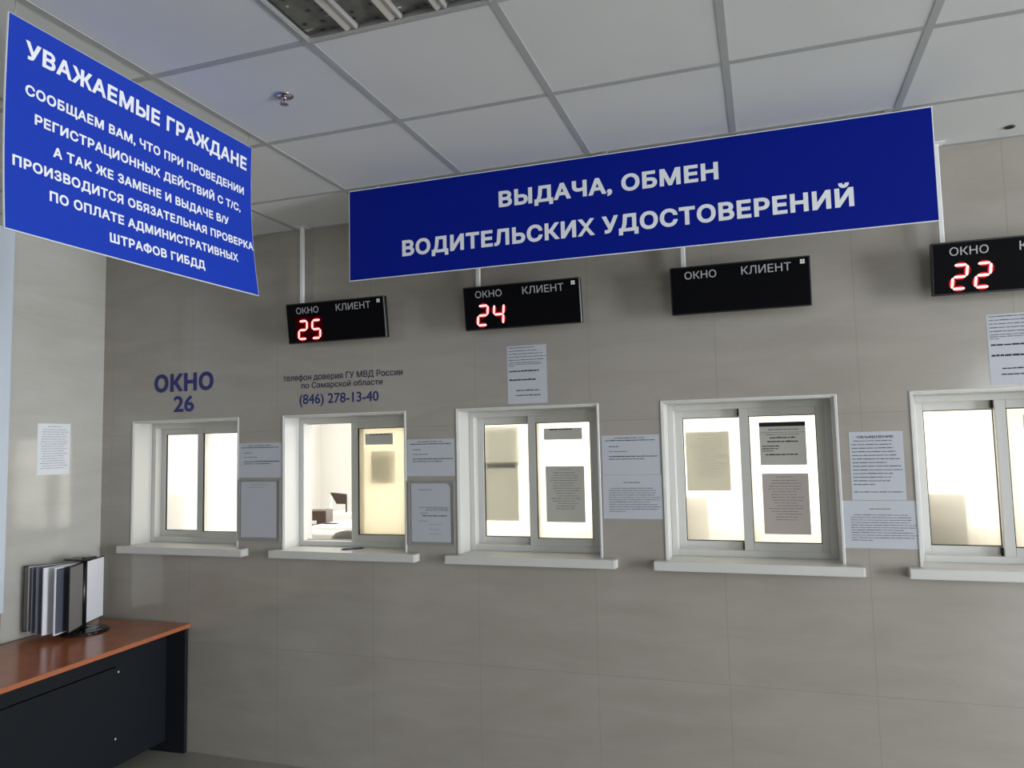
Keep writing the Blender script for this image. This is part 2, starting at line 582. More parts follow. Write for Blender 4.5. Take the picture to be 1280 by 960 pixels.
# ------------------------------------------------------------------ structure: the office behind the windows
bm = NB(); B(bm, -4.6, 2.6, 3.5, 3.6, 0, 3.0); struct('wall_office_far', bm, WHITE_WALL)
bm = NB(); B(bm, -4.7, -4.6, WT, 3.6, 0, 3.0); struct('wall_office_left', bm, WHITE_WALL)
bm = NB(); B(bm, 2.6, 2.7, WT, 3.6, 0, 3.0); struct('wall_office_right', bm, WHITE_WALL)
bm = NB(); B(bm, -4.7, 2.7, WT, 3.6, -0.1, 0.0); struct('floor_office', bm, FLOOR_T)
bm = NB(); B(bm, -4.7, 2.7, WT, 3.6, 2.9, 3.0); struct('ceiling_office', bm, WHITE_WALL)

# ------------------------------------------------------------------ counter windows
FY0, FY1 = 0.140, 0.225      # outer frame
SF0, SF1 = 0.150, 0.178      # front sash
SR0, SR1 = 0.186, 0.214      # rear sash
FT = 0.030                   # frame profile
ST = 0.042                   # sash profile


def sash(root, name, x0, x1, z0, z1, y0, y1, glass, black_edge):
    bm = NB()
    B(bm, x0, x0 + ST, y0, y1, z0, z1, bev=0.002); B(bm, x1 - ST, x1, y0, y1, z0, z1, bev=0.002)
    B(bm, x0 + ST, x1 - ST, y0, y1, z0, z0 + ST, bev=0.002); B(bm, x0 + ST, x1 - ST, y0, y1, z1 - ST, z1, bev=0.002)
    s = obj(name, bm, PVC_FRAME, root)
    ym = (y0 + y1) / 2
    bm = NB(); B(bm, x0 + ST - 0.004, x1 - ST + 0.004, ym - 0.002, ym + 0.002, z0 + ST - 0.004, z1 - ST + 0.004)
    obj('glass_pane', bm, glass, s)
    # glazing gasket
    bm = NB(); g = 0.0035; a, b, c, d = x0 + ST, x1 - ST, z0 + ST, z1 - ST; yy0, yy1 = y0 + 0.003, ym - 0.002
    B(bm, a, a + g, yy0, yy1, c, d); B(bm, b - g, b, yy0, yy1, c, d)
    B(bm, a + g, b - g, yy0, yy1, c, c + g); B(bm, a + g, b - g, yy0, yy1, d - g, d)
    obj('gasket', bm, SEAL, s)
    return s


def counter_window(n, x0, x1, glass, opened=False):
    r = bpy.data.objects.new('window_%d' % n, None); C.objects.link(r)
    r['kind'] = 'structure'
    r.location = ((x0 + x1) / 2, 0, ZS)
    bpy.context.view_layer.update()
    inv = Vector((-(x0 + x1) / 2, 0, -ZS))

    def put(o):
        for v in o.data.vertices:
            v.co += inv
        return o
    # reveal lining
    bm = NB(); t = 0.008
    B(bm, x0, x0 + t, 0.001, FY0, ZS, ZT); B(bm, x1 - t, x1, 0.001, FY0, ZS, ZT)
    B(bm, x0 + t, x1 - t, 0.001, FY0, ZT - t, ZT)
    put(obj('reveal_lining', bm, PVC, r))
    # corner trim: thin angle round the opening
    bm = NB(); w = 0.018; e = 0.004
    B(bm, x0 - w + 0.012, x0 + 0.0, -e, 0.0, ZS, ZT + 0.006, bev=0.0015); B(bm, x0, x0 + e, -e, 0.012, ZS, ZT + 0.004)
    B(bm, x1, x1 + 0.006, -e, 0.0, ZS, ZT + 0.006, bev=0.0015); B(bm, x1 - e, x1, -e, 0.012, ZS, ZT + 0.004)
    B(bm, x0, x1, -e, 0.0, ZT, ZT + 0.006, bev=0.0015)
    put(obj('corner_trim', bm, TRIM_W, r))
    # sill: a bull-nosed board running into the reveal
    bm = NB()
    B(bm, x0 - 0.055, x1 + 0.072, -0.060, 0.0, ZS - 0.042, ZS, bev=0.004, seg=2)
    B(bm, x0 + 0.004, x1 - 0.004, -0.002, FY0 + 0.004, ZS - 0.021, ZS)
    sl = put(obj('window_sill', bm, PVC, r))
    bm = NB(); B(bm, x1 + 0.072, x1 + 0.077, -0.056, -0.002, ZS - 0.040, ZS - 0.002, bev=0.001)
    put(obj('end_cap', bm, PVC_FRAME, sl))
    # outer frame
    a, b, c, d = x0 + 0.008, x1 - 0.008, ZS, ZT - 0.008
    bm = NB()
    B(bm, a, a + FT, FY0, FY1, c, d, bev=0.002); B(bm, b - FT, b, FY0, FY1, c, d, bev=0.002)
    B(bm, a + FT, b - FT, FY0, FY1, c, c + FT, bev=0.002); B(bm, a + FT, b - FT, FY0, FY1, d - FT, d, bev=0.002)
    B(bm, a + FT, b - FT, 0.179, 0.185, c + FT, c + FT + 0.006); B(bm, a + FT, b - FT, 0.179, 0.185, d - FT - 0.006, d - FT)
    put(obj('window_frame', bm, PVC_FRAME, r))
    zb, zt = c + FT - 0.006, d - FT + 0.006
    mid = (x0 + x1) / 2 - 0.008
    fr0 = mid - 0.028
    s1 = put(sash(r, 'sash', fr0, b - FT + 0.006, zb + 0.001, zt - 0.001, SF0, SF1, glass, True))
    if opened:
        rr0, rr1 = mid - 0.020, b - FT + 0.004
    else:
        rr0, rr1 = a + FT - 0.006, mid + 0.018
    s2 = put(sash(r, 'sash', rr0, rr1, zb + 0.001, zt - 0.001, SR0, SR1, glass, False))
    for s in (s1, s2):
        for ch in s.children:
            put(ch)
    if not opened:
        bm = NB()
        B(bm, fr0 - 0.007, fr0 - 0.0005, 0.165, 0.1855, zb + 0.002, zb + ST - 0.002)
        B(bm, fr0 - 0.007, fr0 - 0.0005, 0.165, 0.1855, zt - ST + 0.002, zt - 0.002)
        put(obj('seal_strip', bm, SEAL, s1))
    return r


for k, (a, b) in enumerate(WINS):
    counter_window(k + 1, a, b, FROST_W if k == 0 else FROST, opened=(k == 1))

# ------------------------------------------------------------------ paper notices


def word_row(bm, x0, x1, z, h, y, place, longw=1.0):
    """one row of small print as word-length strokes"""
    x = x0
    while x < x1 - 1e-4:
        w = min(random.uniform(0.012, 0.036) * (0.8 if longw > 1 else 1.0), x1 - x)
        hh = h * random.uniform(0.62, 0.85)
        q = [place(x, z), place(x + w, z), place(x + w, z + hh), place(x, z + hh)]
        bm.faces.new([bm.verts.new(p) for p in q])
        x += w + random.uniform(0.0018, 0.0034)


def notice(label, x0, x1, z0, z1, y, rows, group=None, paper=PAPER, title=None, tilt=0.0, wall='counter', extra=None, ink=INK, name='paper_notice', bow=0.002):
    """rows: (u0,u1,v_from_top,height[,bold]) as fractions of the sheet"""
    w, h = x1 - x0, z1 - z0
    if wall == 'counter':
        t = thing(name, label, 'notice', ((x0 + x1) / 2, y, z0), 0.0, group)
        t.rotation_euler = (0, tilt, 0)
        pl = lambda e: (lambda u, v: (u - w / 2, -e, v))
        nrm = (0, -1, 0)
    else:
        t = thing(name, label, 'notice', (y, (x0 + x1) / 2, z0), math.radians(90), group)
        t.rotation_euler = (tilt, 0, math.radians(90))
        pl = lambda e: (lambda u, v: (u - w / 2, -e, v))
        nrm = (0, -1, 0)
    bm = NB()      # sheet with a slight bow at its lower corners
    nu, nv = 6, 8
    gr = []
    for i in range(nu + 1):
        col = []
        for j in range(nv + 1):
            u, v = w * i / nu, h * j / nv
            col.append(bm.verts.new((u - w / 2, -0.0008, v)))
        gr.append(col)
    for i in range(nu):
        for j in range(nv):
            bm.faces.new([gr[i][j], gr[i + 1][j], gr[i + 1][j + 1], gr[i][j + 1]])
    r = bmesh.ops.extrude_face_region(bm, geom=list(bm.faces))
    for g in r['geom']:
        if isinstance(g, bmesh.types.BMVert):
            g.co.y += 0.0005
    obj('sheet', bm, paper, t)
    P = pl(0.0014)
    bm = NB(); bb = NB(); nb = 0
    for rw in rows:
        bold = len(rw) > 4
        word_row(bb if bold else bm, rw[0] * w, rw[1] * w, h * (1 - rw[2]) - rw[3] * h, rw[3] * h, 0, P, 1.6 if bold else 1.0)
        nb += bold
    if len(bm.faces):
        flat_obj('printed_text', bm, ink, nrm, t)
    else:
        bm.free()
    if nb:
        flat_obj('bold_text', bb, INK_B, nrm, t)
    else:
        bb.free()
    if title:
        bm = NB(); text_geo(bm, title[0], w * title[1], w * title[2], h * (1 - title[3]), h * title[4], P, 0.02)
        flat_obj('heading', bm, NAVY_D, nrm, t)
    if extra:
        extra(t, w, h, P)
    return t


LAND = [(0.22, 0.75, 0.055, 0.022, 1), (0.06, 0.93, 0.115, 0.026, 1), (0.12, 0.30, 0.27, 0.022, 1), (0.12, 0.44, 0.40, 0.020), (0.12, 0.96, 0.52, 0.026, 1), (0.12, 0.74, 0.59, 0.022, 1)]
LAND2 = [(0.36, 0.64, 0.16, 0.020)] + [(0.10 if k else 0.14, (0.86, 0.90, 0.90, 0.88, 0.97, 0.95, 0.80, 0.92, 0.97, 0.93, 0.38)[k], 0.29 + 0.053 * k, 0.017) for k in range(11)]
TOPN = [(0.04, e, 0.025 + 0.053 * k, 0.016) for k, e in enumerate((0.70, 0.78, 0.92, 0.99, 0.93))] + [(0.04, 0.86, 0.285, 0.013), (0.04, 0.88, 0.315, 0.013), (0.04, 0.20, 0.345, 0.012),
        (0.05, 0.80, 0.42, 0.030, 1), (0.05, 0.72, 0.57, 0.032, 1), (0.22, 0.80, 0.76, 0.022, 1), (0.20, 0.84, 0.845, 0.020, 1)]
FULL = [(0.3, 0.7, 0.05, 0.014)] + [(random.uniform(0.08, 0.16), random.uniform(0.80, 0.95), 0.11 + 0.047 * k, 0.013) for k in range(17)]

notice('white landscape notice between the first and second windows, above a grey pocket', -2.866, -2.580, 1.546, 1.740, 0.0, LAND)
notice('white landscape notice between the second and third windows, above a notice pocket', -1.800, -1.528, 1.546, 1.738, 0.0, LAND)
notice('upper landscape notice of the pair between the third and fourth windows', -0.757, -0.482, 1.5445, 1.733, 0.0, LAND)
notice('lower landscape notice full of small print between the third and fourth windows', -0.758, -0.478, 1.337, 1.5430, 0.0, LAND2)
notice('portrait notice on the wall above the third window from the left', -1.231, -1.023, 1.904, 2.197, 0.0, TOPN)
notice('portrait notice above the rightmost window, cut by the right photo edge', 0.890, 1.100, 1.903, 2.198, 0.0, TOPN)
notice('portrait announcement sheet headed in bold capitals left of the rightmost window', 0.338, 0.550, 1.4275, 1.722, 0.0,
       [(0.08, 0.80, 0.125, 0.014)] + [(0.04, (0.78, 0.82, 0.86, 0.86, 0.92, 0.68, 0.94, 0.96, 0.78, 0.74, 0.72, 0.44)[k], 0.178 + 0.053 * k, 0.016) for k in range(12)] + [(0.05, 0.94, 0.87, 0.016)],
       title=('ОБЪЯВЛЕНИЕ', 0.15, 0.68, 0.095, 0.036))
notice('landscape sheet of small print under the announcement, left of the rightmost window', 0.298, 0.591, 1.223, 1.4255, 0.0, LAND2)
notice('small white sheet of print alone on the left wall above the desk', -0.436, -0.226, 1.586, 1.878, XL, FULL, wall='left', paper=mat('bright_white_paper', (0.78, 0.80, 0.84), 0.6), ink=INK_L, title=None)


def pocket(label, x0, x1, z0, z1, px0, px1, pz0, pz1, rows, cut=False):
    """clear plastic document pocket fixed to the wall with a sheet inside"""
    t = thing('document_pocket', label, 'document pocket', ((x0 + x1) / 2, 0, z0), 0.0, 'document pockets on the wall')
    cx = (x0 + x1) / 2
    bm = NB()
    a, b, h = x0 - cx, x1 - cx, z1 - z0
    B(bm, a, b, -0.003, -0.0005, 0, h)
    for q in ((a, a + 0.008, 0, h), (b - 0.008, b, 0, h), (a + 0.008, b - 0.008, 0, 0.008), (a + 0.008, b - 0.008, h - 0.008, h)):
        B(bm, q[0], q[1], -0.007, -0.003, q[2], q[3])
    obj('pocket', bm, POCKET, t)
    bm = NB()
    c, d, e, f = px0 - cx, px1 - cx, pz0 - z0, pz1 - z0
    k = 0.025 if cut else 0.002
    prism(bm, [(c, e), (d, e), (d, f - k), (d - k * 0.4, f - k * 0.2), (d - k, f), (c, f)], 1, -0.0046, -0.0036)
    sh = obj('sheet', bm, POCKET_S, t)
    w, hh = d - c, f - e
    if rows:
        bm = NB()
        for r in rows:
            word_row(bm, c + r[0] * w, c + r[1] * w, f - hh * r[2] - r[3] * hh, r[3] * hh, 0, lambda u, v: (u, -0.0052, v))
        flat_obj('printed_text', bm, INK, (0, -1, 0), sh)
    return t


pocket('grey plastic pocket with a blank-looking pale sheet between the first and second windows', -2.866, -2.585, 1.190, 1.533, -2.848, -2.612, 1.212, 1.522, [(0.3, 0.75, 0.05, 0.008), (0.2, 0.7, 0.10, 0.006)])
pocket('grey plastic pocket with a corner-cut printed sheet between the second and third windows', -1.795, -1.532, 1.190, 1.522, -1.776, -1.556, 1.208, 1.508,
       [(0.20, 0.55, 0.10, 0.012), (0.20, 0.95, 0.405, 0.010), (0.38, 0.95, 0.43, 0.010), (0.35, 0.95, 0.455, 0.010), (0.22, 0.42, 0.50, 0.010), (0.28, 0.92, 0.54, 0.022),
        (0.2, 0.4, 0.64, 0.008), (0.45, 0.8, 0.70, 0.006), (0.45, 0.75, 0.78, 0.006), (0.45, 0.8, 0.86, 0.006)], cut=True)

# sheets stuck to the glass of the sashes
YG = SF0 + (SF1 - SF0) / 2 - 0.0022        # face of the front pane
YGR = SR0 + (SR1 - SR0) / 2 + 0.0032       # just behind the rear pane
DENSE = [(0.30, 0.68, 0.05, 0.012)] + [(random.uniform(0.10, 0.30), random.uniform(0.72, 0.92), 0.11 + 0.046 * k, 0.013) for k in range(15)]
notice('narrow grey paper strip stuck high on the pane of the second window', -2.141, -1.968, 1.716, 1.778, YG, [(0.15, 0.9, 0.03, 0.10, 1)], paper=PAPER_G, name='glass_notice')
notice('narrow grey paper strip stuck high on the right pane of the third window', -1.094, -0.891, 1.720, 1.779, YG, [(0.15, 0.75, 0.03, 0.13, 1)], paper=PAPER_G, name='glass_notice')
notice('grey sheet of print taped low on the right pane of the third window', -1.090, -0.886, 1.300, 1.584, YG, DENSE, paper=PAPER_G, ink=INK_L, name='glass_notice')


def dark_top(t, w, h, P):
    bm = NB(); P2 = P
    bm.faces.new([bm.verts.new(P2(*q)) for q in ((0, h * 0.90), (w, h * 0.90), (w, h), (0, h))])
    flat_obj('black_header', bm, INK_B, (0, -1, 0), t)


notice('grey sheet with a black header band high on the right pane of the fourth window', -0.034, 0.171, 1.577, 1.778, YG,
       [(0.2, 0.85, 0.16, 0.022), (0.02, 0.98, 0.235, 0.010), (0.15, 0.85, 0.28, 0.015), (0.22, 0.78, 0.34, 0.036, 1), (0.17, 0.83, 0.43, 0.036, 1), (0.05, 0.42, 0.54, 0.03), (0.05, 0.40, 0.60, 0.03), (0.05, 0.30, 0.66, 0.02), (0.12, 0.82, 0.735, 0.034, 1)],
       paper=PAPER_G, extra=dark_top, name='glass_notice')
notice('pinkish-grey sheet of dense print low on the right pane of the fourth window', -0.031, 0.173, 1.257, 1.538, YG, DENSE, paper=paper_mat('pinkish_paper_on_glass', (0.76, 0.69, 0.67), 0.09), ink=INK_L, name='glass_notice')
notice('paper strip stuck high on the right pane of the rightmost window, at photo edge', 1.040, 1.240, 1.718, 1.780, YG, [(0.15, 0.75, 0.03, 0.13, 1)], paper=PAPER_G, name='glass_notice')
# sheets on the inner face of the frosted panes, seen through the glass
notice('blurred sheet showing through the frosted left pane of the fourth window', -0.380, -0.174, 1.456, 1.742, YGR, DENSE, paper=PAPER_B, ink=INK_L, name='glass_notice')
notice('upper blurred sheet behind the frosted left pane of the third window', -1.440, -1.250, 1.590, 1.800, YGR + 0.020, [], paper=PAPER_B, name='glass_notice')
notice('lower blurred sheet behind the frosted left pane of the third window', -1.442, -1.252, 1.300, 1.608, YGR, [(0.1, 0.9, 0.02, 0.08)], paper=PAPER_B, ink=INK_L, name='glass_notice')
notice('blurred sheet showing through the frosted pane of the second window', -2.125, -1.975, 1.500, 1.680, YGR, [], paper=PAPER_B, name='glass_notice')

# ------------------------------------------------------------------ lettering on the wall
WP = lambda u, v: (u, -0.0012, v)
t = thing('wall_lettering', 'navy window number lettering on the tiled wall above the leftmost window', 'lettering', (-3.27, 0, 1.936))
WQ = lambda u, v: (u + 3.27, -0.0012, v - 1.936)
bm = NB(); text_geo(bm, 'ОКНО', -3.485, 0.436, 2.058, 0.108, WQ, 0.048); flat_obj('word', bm, NAVY, (0, -1, 0), t)
bm = NB(); text_geo(bm, '26', -3.338, 0.150, 1.936, 0.100, WQ, 0.026); flat_obj('number', bm, NAVY, (0, -1, 0), t)
t = thing('wall_lettering', 'three-line navy phone number lettering on the wall above the second window', 'lettering', (-2.20, 0, 1.946))
WQ = lambda u, v: (u + 2.20, -0.0012, v - 1.946)
bm = NB()
text_geo(bm, 'телефон доверия ГУ МВД России', -2.570, 0.750, 2.082, 0.036, WQ, 0.016)
flat_obj('text_line', bm, NAVY_D, (0, -1, 0), t)
bm = NB(); text_geo(bm, 'по Самарской области', -2.449, 0.507, 2.037, 0.033, WQ, 0.016); flat_obj('text_line', bm, NAVY_D, (0, -1, 0), t)
bm = NB(); text_geo(bm, '(846) 278-13-40', -2.462, 0.497, 1.950, 0.057, WQ, 0.016); flat_obj('phone_number', bm, NAVY, (0, -1, 0), t)

# ------------------------------------------------------------------ big blue sign parallel to the wall
BX0, BX1, BZ0, BZ1, BY = -1.845, 0.643, 2.490, 2.928, -0.490
t = thing('hanging_sign', 'wide blue two-line sign hanging under the ceiling parallel to the window wall', 'sign', ((BX0 + BX1) / 2, BY, BZ0))
ox, oz = (BX0 + BX1) / 2, BZ0
bm = NB()
B(bm, BX0 - ox, BX1 - ox, -0.0045, 0.0, 0, BZ1 - oz, mi=1)
e = 0.0035
B(bm, BX0 - ox + e, BX1 - ox - e, -0.0050, -0.0044, e, BZ1 - oz - e, mi=0)
obj('panel', bm, [BLUE_SHADED, SIGN_W], t)
bm = NB()
PP = lambda u, v: (u - ox, -0.0058, v - oz)
text_geo(bm, 'ВЫДАЧА, ОБМЕН', -1.084, 0.947, 2.755, 0.073, PP, 0.040); flat_obj('text_line', bm, SIGN_W, (0, -1, 0), t); bm = NB()
text_geo(bm, 'ВОДИТЕЛЬСКИХ УДОСТОВЕРЕНИЙ', -1.564, 1.922, 2.582, 0.075, PP, 0.040)
flat_obj('text_line', bm, SIGN_W, (0, -1, 0), t)
for x in (BX0 + 0.15, -0.6, BX1 - 0.15):
    bm = NB()
    B(bm, x - ox - 0.012, x - ox + 0.012, -0.0044, 0.003, BZ1 - oz - 0.02, BZ1 - oz + 0.0125, bev=0.001)
    obj('hanging_clip', bm, CORD, t)

# ------------------------------------------------------------------ left blue sign, at right angles to the wall
SY0, SY1, SZ0, SZ1, SX = -2.184, -1.180, 2.294, 2.888, -1.870


def curl(y, z):
    t_ = (SZ1 - z) / (SZ1 - SZ0)
    k = (y - SY0) / (SY1 - SY0)
    return -0.006 * math.sin(math.pi * t_) + (0.010 + 0.028 * k * k) * t_ ** 2.2


t = thing('hanging_sign', 'blue seven-line text sign hanging at the left, at right angles to the wall', 'sign', (SX, (SY0 + SY1) / 2, SZ0))
oy, oz2 = (SY0 + SY1) / 2, SZ0
bm = NB()
nu, nv = 14, 16
def sheet(bm, y0, y1, z0, z1, off, mi):
    g = [[bm.verts.new((curl(y0 + (y1 - y0) * i / nu, z0 + (z1 - z0) * j / nv) + off, y0 + (y1 - y0) * i / nu - oy, z0 + (z1 - z0) * j / nv - oz2)) for j in range(nv + 1)] for i in range(nu + 1)]
    for i in range(nu):
        for j in range(nv):
            f = bm.faces.new([g[i][j], g[i + 1][j], g[i + 1][j + 1], g[i][j + 1]]); f.material_index = mi; f.smooth = True
    return g
ga = sheet(bm, SY0, SY1, SZ0, SZ1, 0.0, 1)
gb = sheet(bm, SY0, SY1, SZ0, SZ1, -0.005, 1)
rim = [(i, 0) for i in range(nu)] + [(nu, j) for j in range(nv)] + [(i, nv) for i in range(nu, 0, -1)] + [(0, j) for j in range(nv, 0, -1)]
for q, (i, j) in enumerate(rim):
    i2, j2 = rim[(q + 1) % len(rim)]
    f = bm.faces.new([ga[i][j], ga[i2][j2], gb[i2][j2], gb[i][j]]); f.material_index = 1
sheet(bm, SY0 + 0.002, SY1 - 0.003, SZ0 + 0.003, SZ1 - 0.002, 0.0008, 0)
obj('panel', bm, [BLUE, SIGN_W], t)
LP = lambda u, v: (curl(u, v) + 0.0022, u - oy, v - oz2)
for body, y0, y1, z, cap, bd in [
        ('УВАЖАЕМЫЕ ГРАЖДАНЕ', -2.133, -1.212, 2.785, 0.051, 0.036),
        ('СООБЩАЕМ ВАМ, ЧТО ПРИ ПРОВЕДЕНИИ', -2.128, -1.227, 2.684, 0.030, 0.036),
        ('РЕГИСТРАЦИОННЫХ ДЕЙСТВИЙ С Т/С,', -2.098, -1.248, 2.611, 0.030, 0.036),
        ('А ТАК ЖЕ ЗАМЕНЕ И ВЫДАЧЕ В/У', -2.041, -1.316, 2.540, 0.030, 0.036),
        ('ПРОИЗВОДИТСЯ ОБЯЗАТЕЛЬНАЯ ПРОВЕРКА', -2.161, -1.185, 2.474, 0.030, 0.036),
        ('ПО ОПЛАТЕ АДМИНИСТРАТИВНЫХ', -2.052, -1.278, 2.408, 0.030, 0.036),
        ('ШТРАФОВ ГИБДД', -1.853, -1.456, 2.341, 0.030, 0.036)]:
    bm = NB(); text_geo(bm, body, y0, y1 - y0, z, cap, LP, bd, nrm=(1, 0, 0))
    flat_obj('text_line', bm, SIGN_W, (1, 0, 0), t)
for y in (SY0 + 0.02, SY1 - 0.02):
    bm = NB(); tube(bm, [(-0.002, y - oy, SZ1 - oz2 - 0.012), (-0.002, y - oy, H - oz2 - 0.0005)], 0.0012, 6)
    obj('hanging_wire', bm, CORD, t)

# ------------------------------------------------------------------ queue displays
SEG = {'2': 'abged', '5': 'afgcd', '4': 'fgbc'}


def seg_poly(s, w, h, th):
    g = th * 0.10
    m = th / 2
    def hz(y):
        return [(g + m * .2, y), (g + m * 1.1, y + m), (w - g - m * 1.1, y + m), (w - g - m * .2, y), (w - g - m * 1.1, y - m), (g + m * 1.1, y - m)]
    def vt(x, y0, y1):
        return [(x, y0 + g), (x + m, y0 + g + m), (x + m, y1 - g - m), (x, y1 - g), (x - m, y1 - g - m), (x - m, y0 + g + m)]
    return {'a': hz(h), 'g': hz(h / 2), 'd': hz(0), 'f': vt(0, h / 2, h), 'b': vt(w, h / 2, h), 'e': vt(0, 0, h / 2), 'c': vt(w, 0, h / 2)}[s]


def queue_display(x0, num, label, lit_window=False):
    BW, BH, BD = 0.602, 0.218, 0.035
    t = thing('queue_display', label, 'display', (x0, -0.100, 2.275), 0.0, 'queue displays over the windows')
    # the display body leans forward; local frame: u to the right, v up, front at y=0
    R = Matrix.Rotation(math.radians(8), 4, 'X')

    def lean(o):
        for v in o.data.vertices:
            v.co = R @ v.co
        return o
    bm = NB(); B(bm, 0, BW, 0, BD, 0, BH, bev=0.003)
    lean(obj('housing', bm, BLACK_P, t))
    bm = NB(); B(bm, 0.006, BW - 0.006, -0.0015, 0.001, 0.006, BH - 0.006, bev=0.0005)
    lean(obj('display_face', bm, BLACK_A, t))
    Q = lambda u, v: (u, -0.0024, v)
    bm = NB()
    text_geo(bm, 'ОКНО', 0.066, 0.140, BH * 0.735, BH * 0.155, Q, 0.004)
    lean(flat_obj('lettering', bm, GREY_L, (0, -1, 0), t)); bm = NB()
    text_geo(bm, 'КЛИЕНТ', 0.314, 0.208, BH * 0.735, BH * 0.165, Q, 0.004)
    lean(flat_obj('lettering', bm, GREY_L, (0, -1, 0), t))
    bm = NB()
    s = 0.0085
    for (a, b) in ((0, 0), (1, 0), (0, 1), (1, 1)):
        u, v = 0.560 + a * (s + 0.0015), BH * 0.85 + b * (s + 0.0015)
        bm.faces.new([bm.verts.new(Q(*q)) for q in ((u, v), (u + s, v), (u + s, v + s), (u, v + s))])
    lean(flat_obj('emblem', bm, WHITE_E, (0, -1, 0), t))
    if num:
        if lit_window:
            bm = NB()
            B(bm, 0.054, 0.226, -0.0022, -0.0014, 0.012, 0.142)
            lean(obj('digit_window', bm, LED_W, t))
        for k, ch in enumerate(num):
            bm = NB()
            w, h, sl = 0.050, 0.096, 0.10
            uu, vv = 0.070 + 0.084 * k, 0.024
            for s_ in SEG[ch]:
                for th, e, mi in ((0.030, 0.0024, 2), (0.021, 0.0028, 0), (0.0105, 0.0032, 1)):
                    f = bm.faces.new([bm.verts.new((uu + a + sl * b, -e, vv + b)) for a, b in seg_poly(s_, w, h, th)])
                    f.material_index = mi
            lean(flat_obj('digit', bm, [LED, LED_C, LED_H], (0, -1, 0), t))
    # hanging tube up to the ceiling
    bm = NB()
    px, py = 0.056, 0.046
    B(bm, px - 0.010, px + 0.010, py - 0.010, py + 0.010, 0.10, H - 2.275 - 0.006, bev=0.002)
    obj('hanging_tube', bm, POLE, t)
    bm = NB(); B(bm, px - 0.03, px + 0.03, py - 0.03, py + 0.03, H - 2.275 - 0.006, H - 2.275 - 0.0012, bev=0.001)
    obj('ceiling_plate', bm, POLE, t)
    bm = NB(); B(bm, px - 0.03, px + 0.03, 0.020, 0.034, 0.06, 0.16, bev=0.002)
    obj('bracket', bm, BLACK_P, t)
    return t


queue_display(-2.463, '25', 'black queue display with red digits 25, the leftmost one', True)
queue_display(-1.415, '24', 'black queue display with red digits 24, above the third window')
queue_display(-0.388, '', 'black queue display without lit digits, above the fourth window')
queue_display(0.680, '22', 'black queue display with red digits 22, at the right photo edge')

# ------------------------------------------------------------------ ceiling luminaire
t = thing('ceiling_lamp', 'unlit square recessed luminaire with perforated dark panels in the ceiling at the top', 'lamp', ((LX0 + LX1) / 2, (LY0 + LY1) / 2, H))
bm = NB()
a = 0.298
z0, z1 = -0.002, 0.075
for q in ((-a, -a + 0.005, -a, a), (a - 0.005, a, -a, a), (-a + 0.005, a - 0.005, -a, -a + 0.005), (-a + 0.005, a - 0.005, a - 0.005, a)):
    B(bm, q[0], q[1], q[2], q[3], z0, z1)
B(bm, -a, a, -a, a, z1, z1 + 0.004)
obj('housing', bm, ALU, t)
edges = [-0.288, -0.160, -0.110, 0.0 - 0.025, 0.025, 0.110, 0.160, 0.288]
pw = [(-0.288, -0.163), (-0.117, -0.023), (0.023, 0.117), (0.163, 0.288)]
pw = [(-0.286, -0.166), (-0.116, -0.020), (0.030, 0.128), (0.172, 0.286)]
for (u0, u1) in pw:
    bm = NB()
    n = 8
    prof = []
    for k in range(n + 1):
        s = k / n
        prof.append((u0 + (u1 - u0) * s, 0.012 + 0.006 * math.sin(math.pi * s)))
    A = [bm.verts.new((u, -0.286, v)) for u, v in prof]
    D = [bm.verts.new((u, 0.286, v)) for u, v in prof]
    for k in range(n):
        f = bm.faces.new([A[k], A[k + 1], D[k + 1], D[k]]); f.smooth = True
    obj('reflector_panel', bm, PERF, t)
for (u0, u1) in [(-0.166, -0.116), (-0.020, 0.030), (0.128, 0.172)]:
    bm = NB()
    c = (u0 + u1) / 2
    prism(bm, [(u0, 0.020), (u0 + 0.006, 0.0), (u0 + 0.010, 0.0), (c, 0.005), (u1 - 0.010, 0.0), (u1 - 0.006, 0.0), (u1, 0.020)], 1, -0.286, 0.286)
    obj('divider_bar', bm, ALU, t)

# ------------------------------------------------------------------ sprinkler and small ceiling fitting
t = thing('fire_sprinkler', 'small chrome fire sprinkler on the ceiling right of the left sign', 'sprinkler', (-1.551, -1.417, H + 0.001))
t.scale = (0.9, 0.9, 0.65)
bm = NB(); lathe(bm, [(0.0, 0.0), (0.036, 0.0), (0.037, -0.003), (0.030, -0.008), (0.018, -0.010), (0.0, -0.010)], n=28); obj('escutcheon', bm, CHROME, t)
bm = NB(); lathe(bm, [(0.0, -0.009), (0.011, -0.009), (0.011, -0.022), (0.007, -0.024), (0.0, -0.024)], n=16); obj('body', bm, CHROME, t)
bm = NB()
for s in (-1, 1):
    tube(bm, [(s * 0.008, 0, -0.020), (s * 0.0135, 0, -0.030), (s * 0.011, 0, -0.042), (s * 0.003, 0, -0.049)], 0.0022, 8)
obj('frame_arms', bm, CHROME, t)
bm = NB(); lathe(bm, [(0.0, -0.022), (0.0022, -0.023), (0.0022, -0.046), (0.0, -0.047)], n=10); obj('bulb', bm, mat('red_glass_bulb', (0.4, 0.03, 0.02), 0.1), t)
bm = NB()
lathe(bm, [(0.0, -0.048), (0.007, -0.048), (0.007, -0.0495), (0.0, -0.0495)], n=20)
